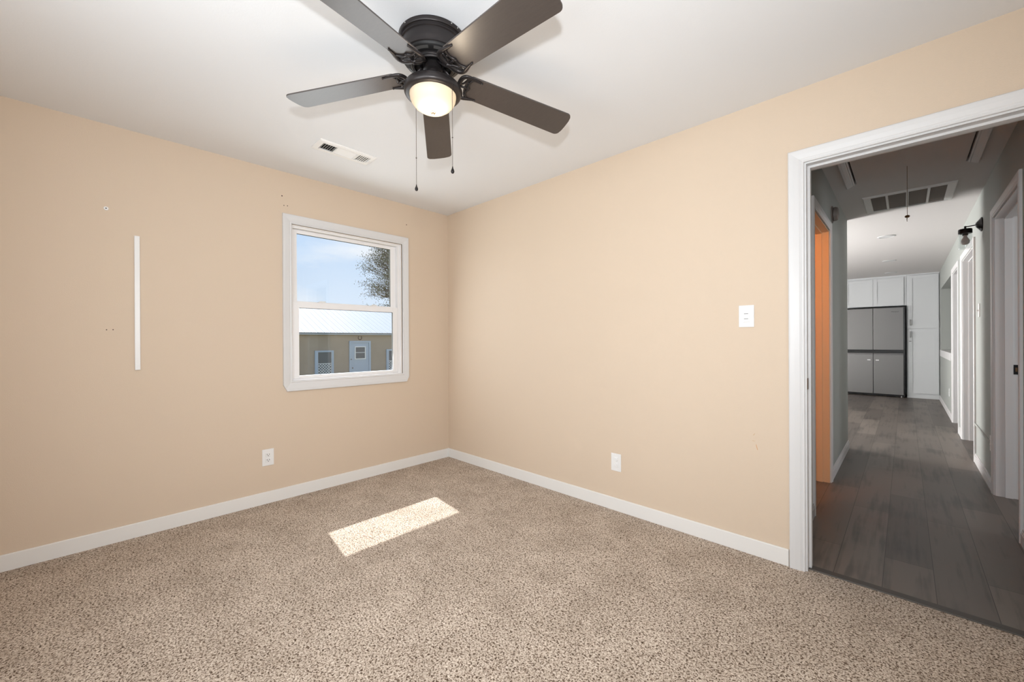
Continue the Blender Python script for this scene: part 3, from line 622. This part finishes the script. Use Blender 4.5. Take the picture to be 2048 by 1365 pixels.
for k, (x0_, x1_, z0_, z1_, nm) in enumerate(((xs[0], xs[1] - .002, .945, 1.790, 'door'), (xs[2] - .004, xs[3], .945, 1.790, 'door'), (xs[0], xs[1] - .002, .050, .878, 'door'), (xs[2] - .004, xs[3], .050, .878, 'door'))):
    if z0_ > .5: dims_ = [(x0_, x1_, YF, YF + .055, z0_, z1_)]
    else: dims_ = [(x0_, x1_, YF, YF + .055, z0_, z1_ - .030), (x0_, x1_, YF, YF + .055, z1_ - .010, z1_), (x0_, x1_, YF + .02, YF + .055, z1_ - .03, z1_ - .01)]
    dr = box(nm, m_steel, dims_, fr, bevel=.003)
    if z0_ < .5: box('sticker', m_white, (xs[1] - .090, xs[1] - .040, YF - .0006, YF + .001, .725, .745) if k == 2 else (xs[2] + .030, xs[2] + .080, YF - .0006, YF + .001, .722, .742), dr)
box('control_band', m_gloss, (xs[0], xs[3], YF + .004, YF + .055, .884, .943), fr)
bm = bmesh.new(); bx(bm, xs[0], xs[3], YF + .010, YF + .05, 1.790, 1.806); bx(bm, xs[3], 3.322, YF + .010, YF + .056, .03, 1.806); finish(bm, 'side_trim', m_gloss, fr)
for x in (2.44, 3.27): lathe('foot', m_nick, [(0, .03), (.016, .03), (.018, 0), (0, 0)], (x, YF + .045, 0), fr, n=16)
# small lettering on the upper right fridge door
cu = bpy.data.curves.new('brand_lettering', 'FONT'); cu.body = 'Whirlpool'; cu.size = .026; cu.extrude = .0004; cu.align_x = 'CENTER'
to = bpy.data.objects.new('tmp_text', cu); col.objects.link(to); bpy.context.view_layer.update()
dg = bpy.context.evaluated_depsgraph_get(); me = bpy.data.meshes.new_from_object(to.evaluated_get(dg)); bpy.data.objects.remove(to)
me.transform(Matrix.Translation((3.178, YF - .0008, 1.700)) @ Matrix.Rotation(R(90), 4, 'X'))
lt = bpy.data.objects.new('door_lettering', me); col.objects.link(lt); me.materials.clear(); me.materials.append(m_dark)
ud = [o for o in fr.children if o.name.startswith('door')][1]; lt.parent = ud; lt.matrix_parent_inverse = ud.matrix_basis.inverted()

# ------------------------------------------------------------------ outdoors
m_lawn = mat('dry_lawn', (120, 118, 78), .95, noise=(3, .3))
struct(box('ground', m_lawn, (-60, -T - .01, -40, 60, -1.10, -.92)), 'grass yard outside the window', 'ground')
struct(box('wall_exterior', mat('exterior_siding', (200, 196, 188), .8), [(-T - .02, -T - .001, YS, WY0, -.92, H), (-T - .02, -T - .001, WY1, YK1, -.92, H), (-T - .02, -T - .001, WY0, WY1, -.92, WZ0), (-T - .02, -T - .001, WY0, WY1, WZ1, H)]), 'outer siding of the house', 'wall')
struct(box('roof_eave', m_white, (-.955, -T - .02, YS - .4, YK1, 2.340, 2.50)), 'white eave over the outside of the window', 'eave')
shed = empty('shed', (-14, 4, -.92)); tag(shed, 'long tan shed with a white ribbed metal roof outside the window', 'shed')
XS, SY0, SY1 = -12.0, -3.0, 12.0
m_stucco = mat('tan_shed_siding', (170, 155, 138), .9, bump=(14, .004), noise=(2.5, .10)); m_blue = mat('pale_blue_door_paint', (178, 190, 205), .6); m_spane = mat('dark_shed_glass', (92, 96, 100), .2)
box('shed_wall', m_stucco, (-17.9, XS, SY0, SY1, -.92, 1.42), shed)
m_roof = mat('white_ribbed_metal', (172, 177, 185), .5, .1)
bm = bmesh.new(); ex, ez, rx_, rz_ = -11.85, 1.50, -14.95, 2.78
def roofpt(f, y, h): return (ex + (rx_ - ex) * f, y, ez + (rz_ - ez) * f + h)
for y in [SY0 - .2 + .2286 * k for k in range(68)]:
    hs = [(0, 0), (.020, 0), (.026, .007), (.034, .007), (.040, 0), (.104, 0), (.113, .013), (.121, .013), (.130, 0), (.190, 0), (.196, .007), (.204, .007), (.210, 0), (.2286, 0)]
    for (ya, ha), (yb, hb) in zip(hs, hs[1:]):
        q = [bm.verts.new(roofpt(*a_)) for a_ in ((0, y + ya, ha), (1, y + ya, ha), (1, y + yb, hb), (0, y + yb, hb))]; bm.faces.new(q)
v = [bm.verts.new(c_) for c_ in ((rx_, SY0 - .2, rz_), (rx_, SY1 + .3, rz_), (-18.05, SY1 + .3, ez), (-18.05, SY0 - .2, ez))]; bm.faces.new(v)
finish(bm, 'roof', m_roof, shed)
box('fascia', mat('grey_fascia', (176, 182, 190), .6), [(-11.98, -11.88, SY0 - .2, SY1 + .3, 1.425, 1.475), (-12.0, -11.9, SY0 - .2, SY1 + .3, 1.485, 1.497)], shed)
box('eave_gap', m_dark, (-12.02, -11.97, SY0, SY1, 1.475, 1.488), shed)
sd = box('shed_door', m_blue, rf(XS, XS + .05, 4.283, 5.148, -.92, 1.190, .077, .078, 0, .07) + [(XS, XS + .03, 4.365, 5.065, -.90, 1.115)], shed)
swn = box('door_window_frame', m_white, rf(XS + .031, XS + .05, 4.49, 4.94, .47, .98, .04, .04, .04, .04) + [(XS + .031, XS + .049, 4.531, 4.899, .725, .745)], sd)
box('glass', m_spane, (XS + .03, XS + .035, 4.53, 4.90, .51, .94), swn)
box('latch', m_nick, (XS + .05, XS + .07, 4.33, 4.37, .46, .50), sd); box('knob', m_nick, (XS + .03, XS + .05, 4.39, 4.43, .12, .17), sd)
for y0_, y1_ in ((3.02, 3.69), (5.83, 6.50)):
    wf = box('window_frame', m_blue, rf(XS, XS + .05, y0_, y1_, -.4, .84, .10, .07, .06, .06), shed)
    box('glass', m_spane, (XS + .001, XS + .012, y0_ + .10, y1_ - .07, -.34, .78), wf)
    box('muntin', m_white, rf(XS + .012, XS + .03, y0_ + .10, y1_ - .07, -.34, .78, .015, .015, 0, 0) + [(XS + .012, XS + .03, y0_ + .116, y1_ - .086, .345, .370)], wf)
    bm = bmesh.new()
    ya, yb = y0_ + .115, y1_ - .085; sp_ = .10
    n_ = int((yb - ya + .68) / sp_)
    for k in range(n_ + 1):
        for s in (1, -1):
            p0y = (ya + k * sp_) if s < 0 else (yb - k * sp_)
            p0 = Vector((XS + .02, p0y, .345)); L = .68
            tmax = min(L, ((p0y - ya) if s < 0 else (yb - p0y)) if True else L)
            # clip the strip to the pane
            y_a, z_a, y_b, z_b = p0y, .345, p0y + s * L, .345 - L
            ts = [0, 1]
            lo_t, hi_t = 0.0, 1.0
            d_ = y_b - y_a
            t1_, t2_ = sorted(((ya - y_a) / d_, (yb - y_a) / d_)); lo_t = max(lo_t, t1_); hi_t = min(hi_t, t2_)
            if hi_t - lo_t > .03:
                q0 = (XS + .02, y_a + d_ * lo_t, z_a + (z_b - z_a) * lo_t); q1 = (XS + .02, y_a + d_ * hi_t, z_a + (z_b - z_a) * hi_t)
                tube_bm(bm, [q0, q1], .011, 4)
    finish(bm, 'lattice', m_white, wf)
hs_ = bmesh.new(); tube_bm(hs_, [(XS + .02, 4.715 + .07 * math.sin(t_), 1.31 - .07 * math.cos(t_)) for t_ in [-2.5 + 5.0 * k / 14 for k in range(15)]], .012, 8)
tag(finish(hs_, 'horseshoe', m_hole), 'dark horseshoe hung on the tan shed above its pale blue door', 'horseshoe')
# tree beyond the shed
random.seed(7)
TB = Vector((-22.5, 13.6, -.92))
tr = empty('tree', TB); tag(tr, 'large leafy tree behind the shed at the right of the window', 'tree')
m_bark = mat('grey_brown_bark', (84, 74, 64), .9); m_leaf = mat('dull_green_leaves', (98, 100, 74), .7, noise=(.9, .45))
bm = bmesh.new(); tips = []
def branch(p, d, L, r, depth):
    pts = [p]; rr = [r]; q = p.copy(); dd = d.copy()
    for i in range(4):
        dd = (dd + Vector((random.uniform(-.25, .25), random.uniform(-.25, .25), random.uniform(-.12, .2)))).normalized(); q = q + dd * (L / 4); pts.append(q.copy()); rr.append(r * (1 - .14 * (i + 1)))
    tube_bm(bm, pts, rr, 6)
    if depth == 0:
        tips.extend(pts[1:]); return
    for i in range(4 if depth > 1 else 3):
        t_ = random.randint(2, 4); nd = (dd + Vector((random.uniform(-1, 1), random.uniform(-1, 1), random.uniform(-.35, .8)))).normalized(); branch(pts[t_], nd, L * .62, rr[t_] * .6, depth - 1)
tube_bm(bm, [TB, TB + Vector((.05, .05, 2.2)), TB + Vector((0, -.1, 4.4)), TB + Vector((.1, -.1, 6.4))], [.30, .26, .18, .09], 8)
for zz in [2.2 + .34 * k for k in range(15)]:
    for s_ in (0, 1):
        an = random.uniform(0, 2 * math.pi) if s_ else -math.pi / 2 + random.uniform(-.7, .7)
        branch(Vector((TB.x, TB.y, zz)), Vector((math.cos(an), math.sin(an), random.uniform(-.05, .5))).normalized(), 2.15 if zz < 5.5 else 1.8, .075, 2)
finish(bm, 'trunk', m_bark, tr)
bm = bmesh.new()
for p in tips:
    if random.random() < .15: continue
    for i in range(12):
        c_ = p + Vector([random.gauss(0, .17) for _ in range(3)]); a_ = Vector([random.gauss(0, 1) for _ in range(3)]).normalized(); b_ = a_.orthogonal().normalized()
        L = random.uniform(.030, .062); W = L * .42; nrm = a_.cross(b_) * L * .12
        bm.faces.new([bm.verts.new(x) for x in (c_ - a_ * L, c_ + b_ * W + nrm, c_ + a_ * L, c_ - b_ * W + nrm)])
fo = finish(bm, 'foliage', m_leaf, tr); fo['kind'] = 'stuff'
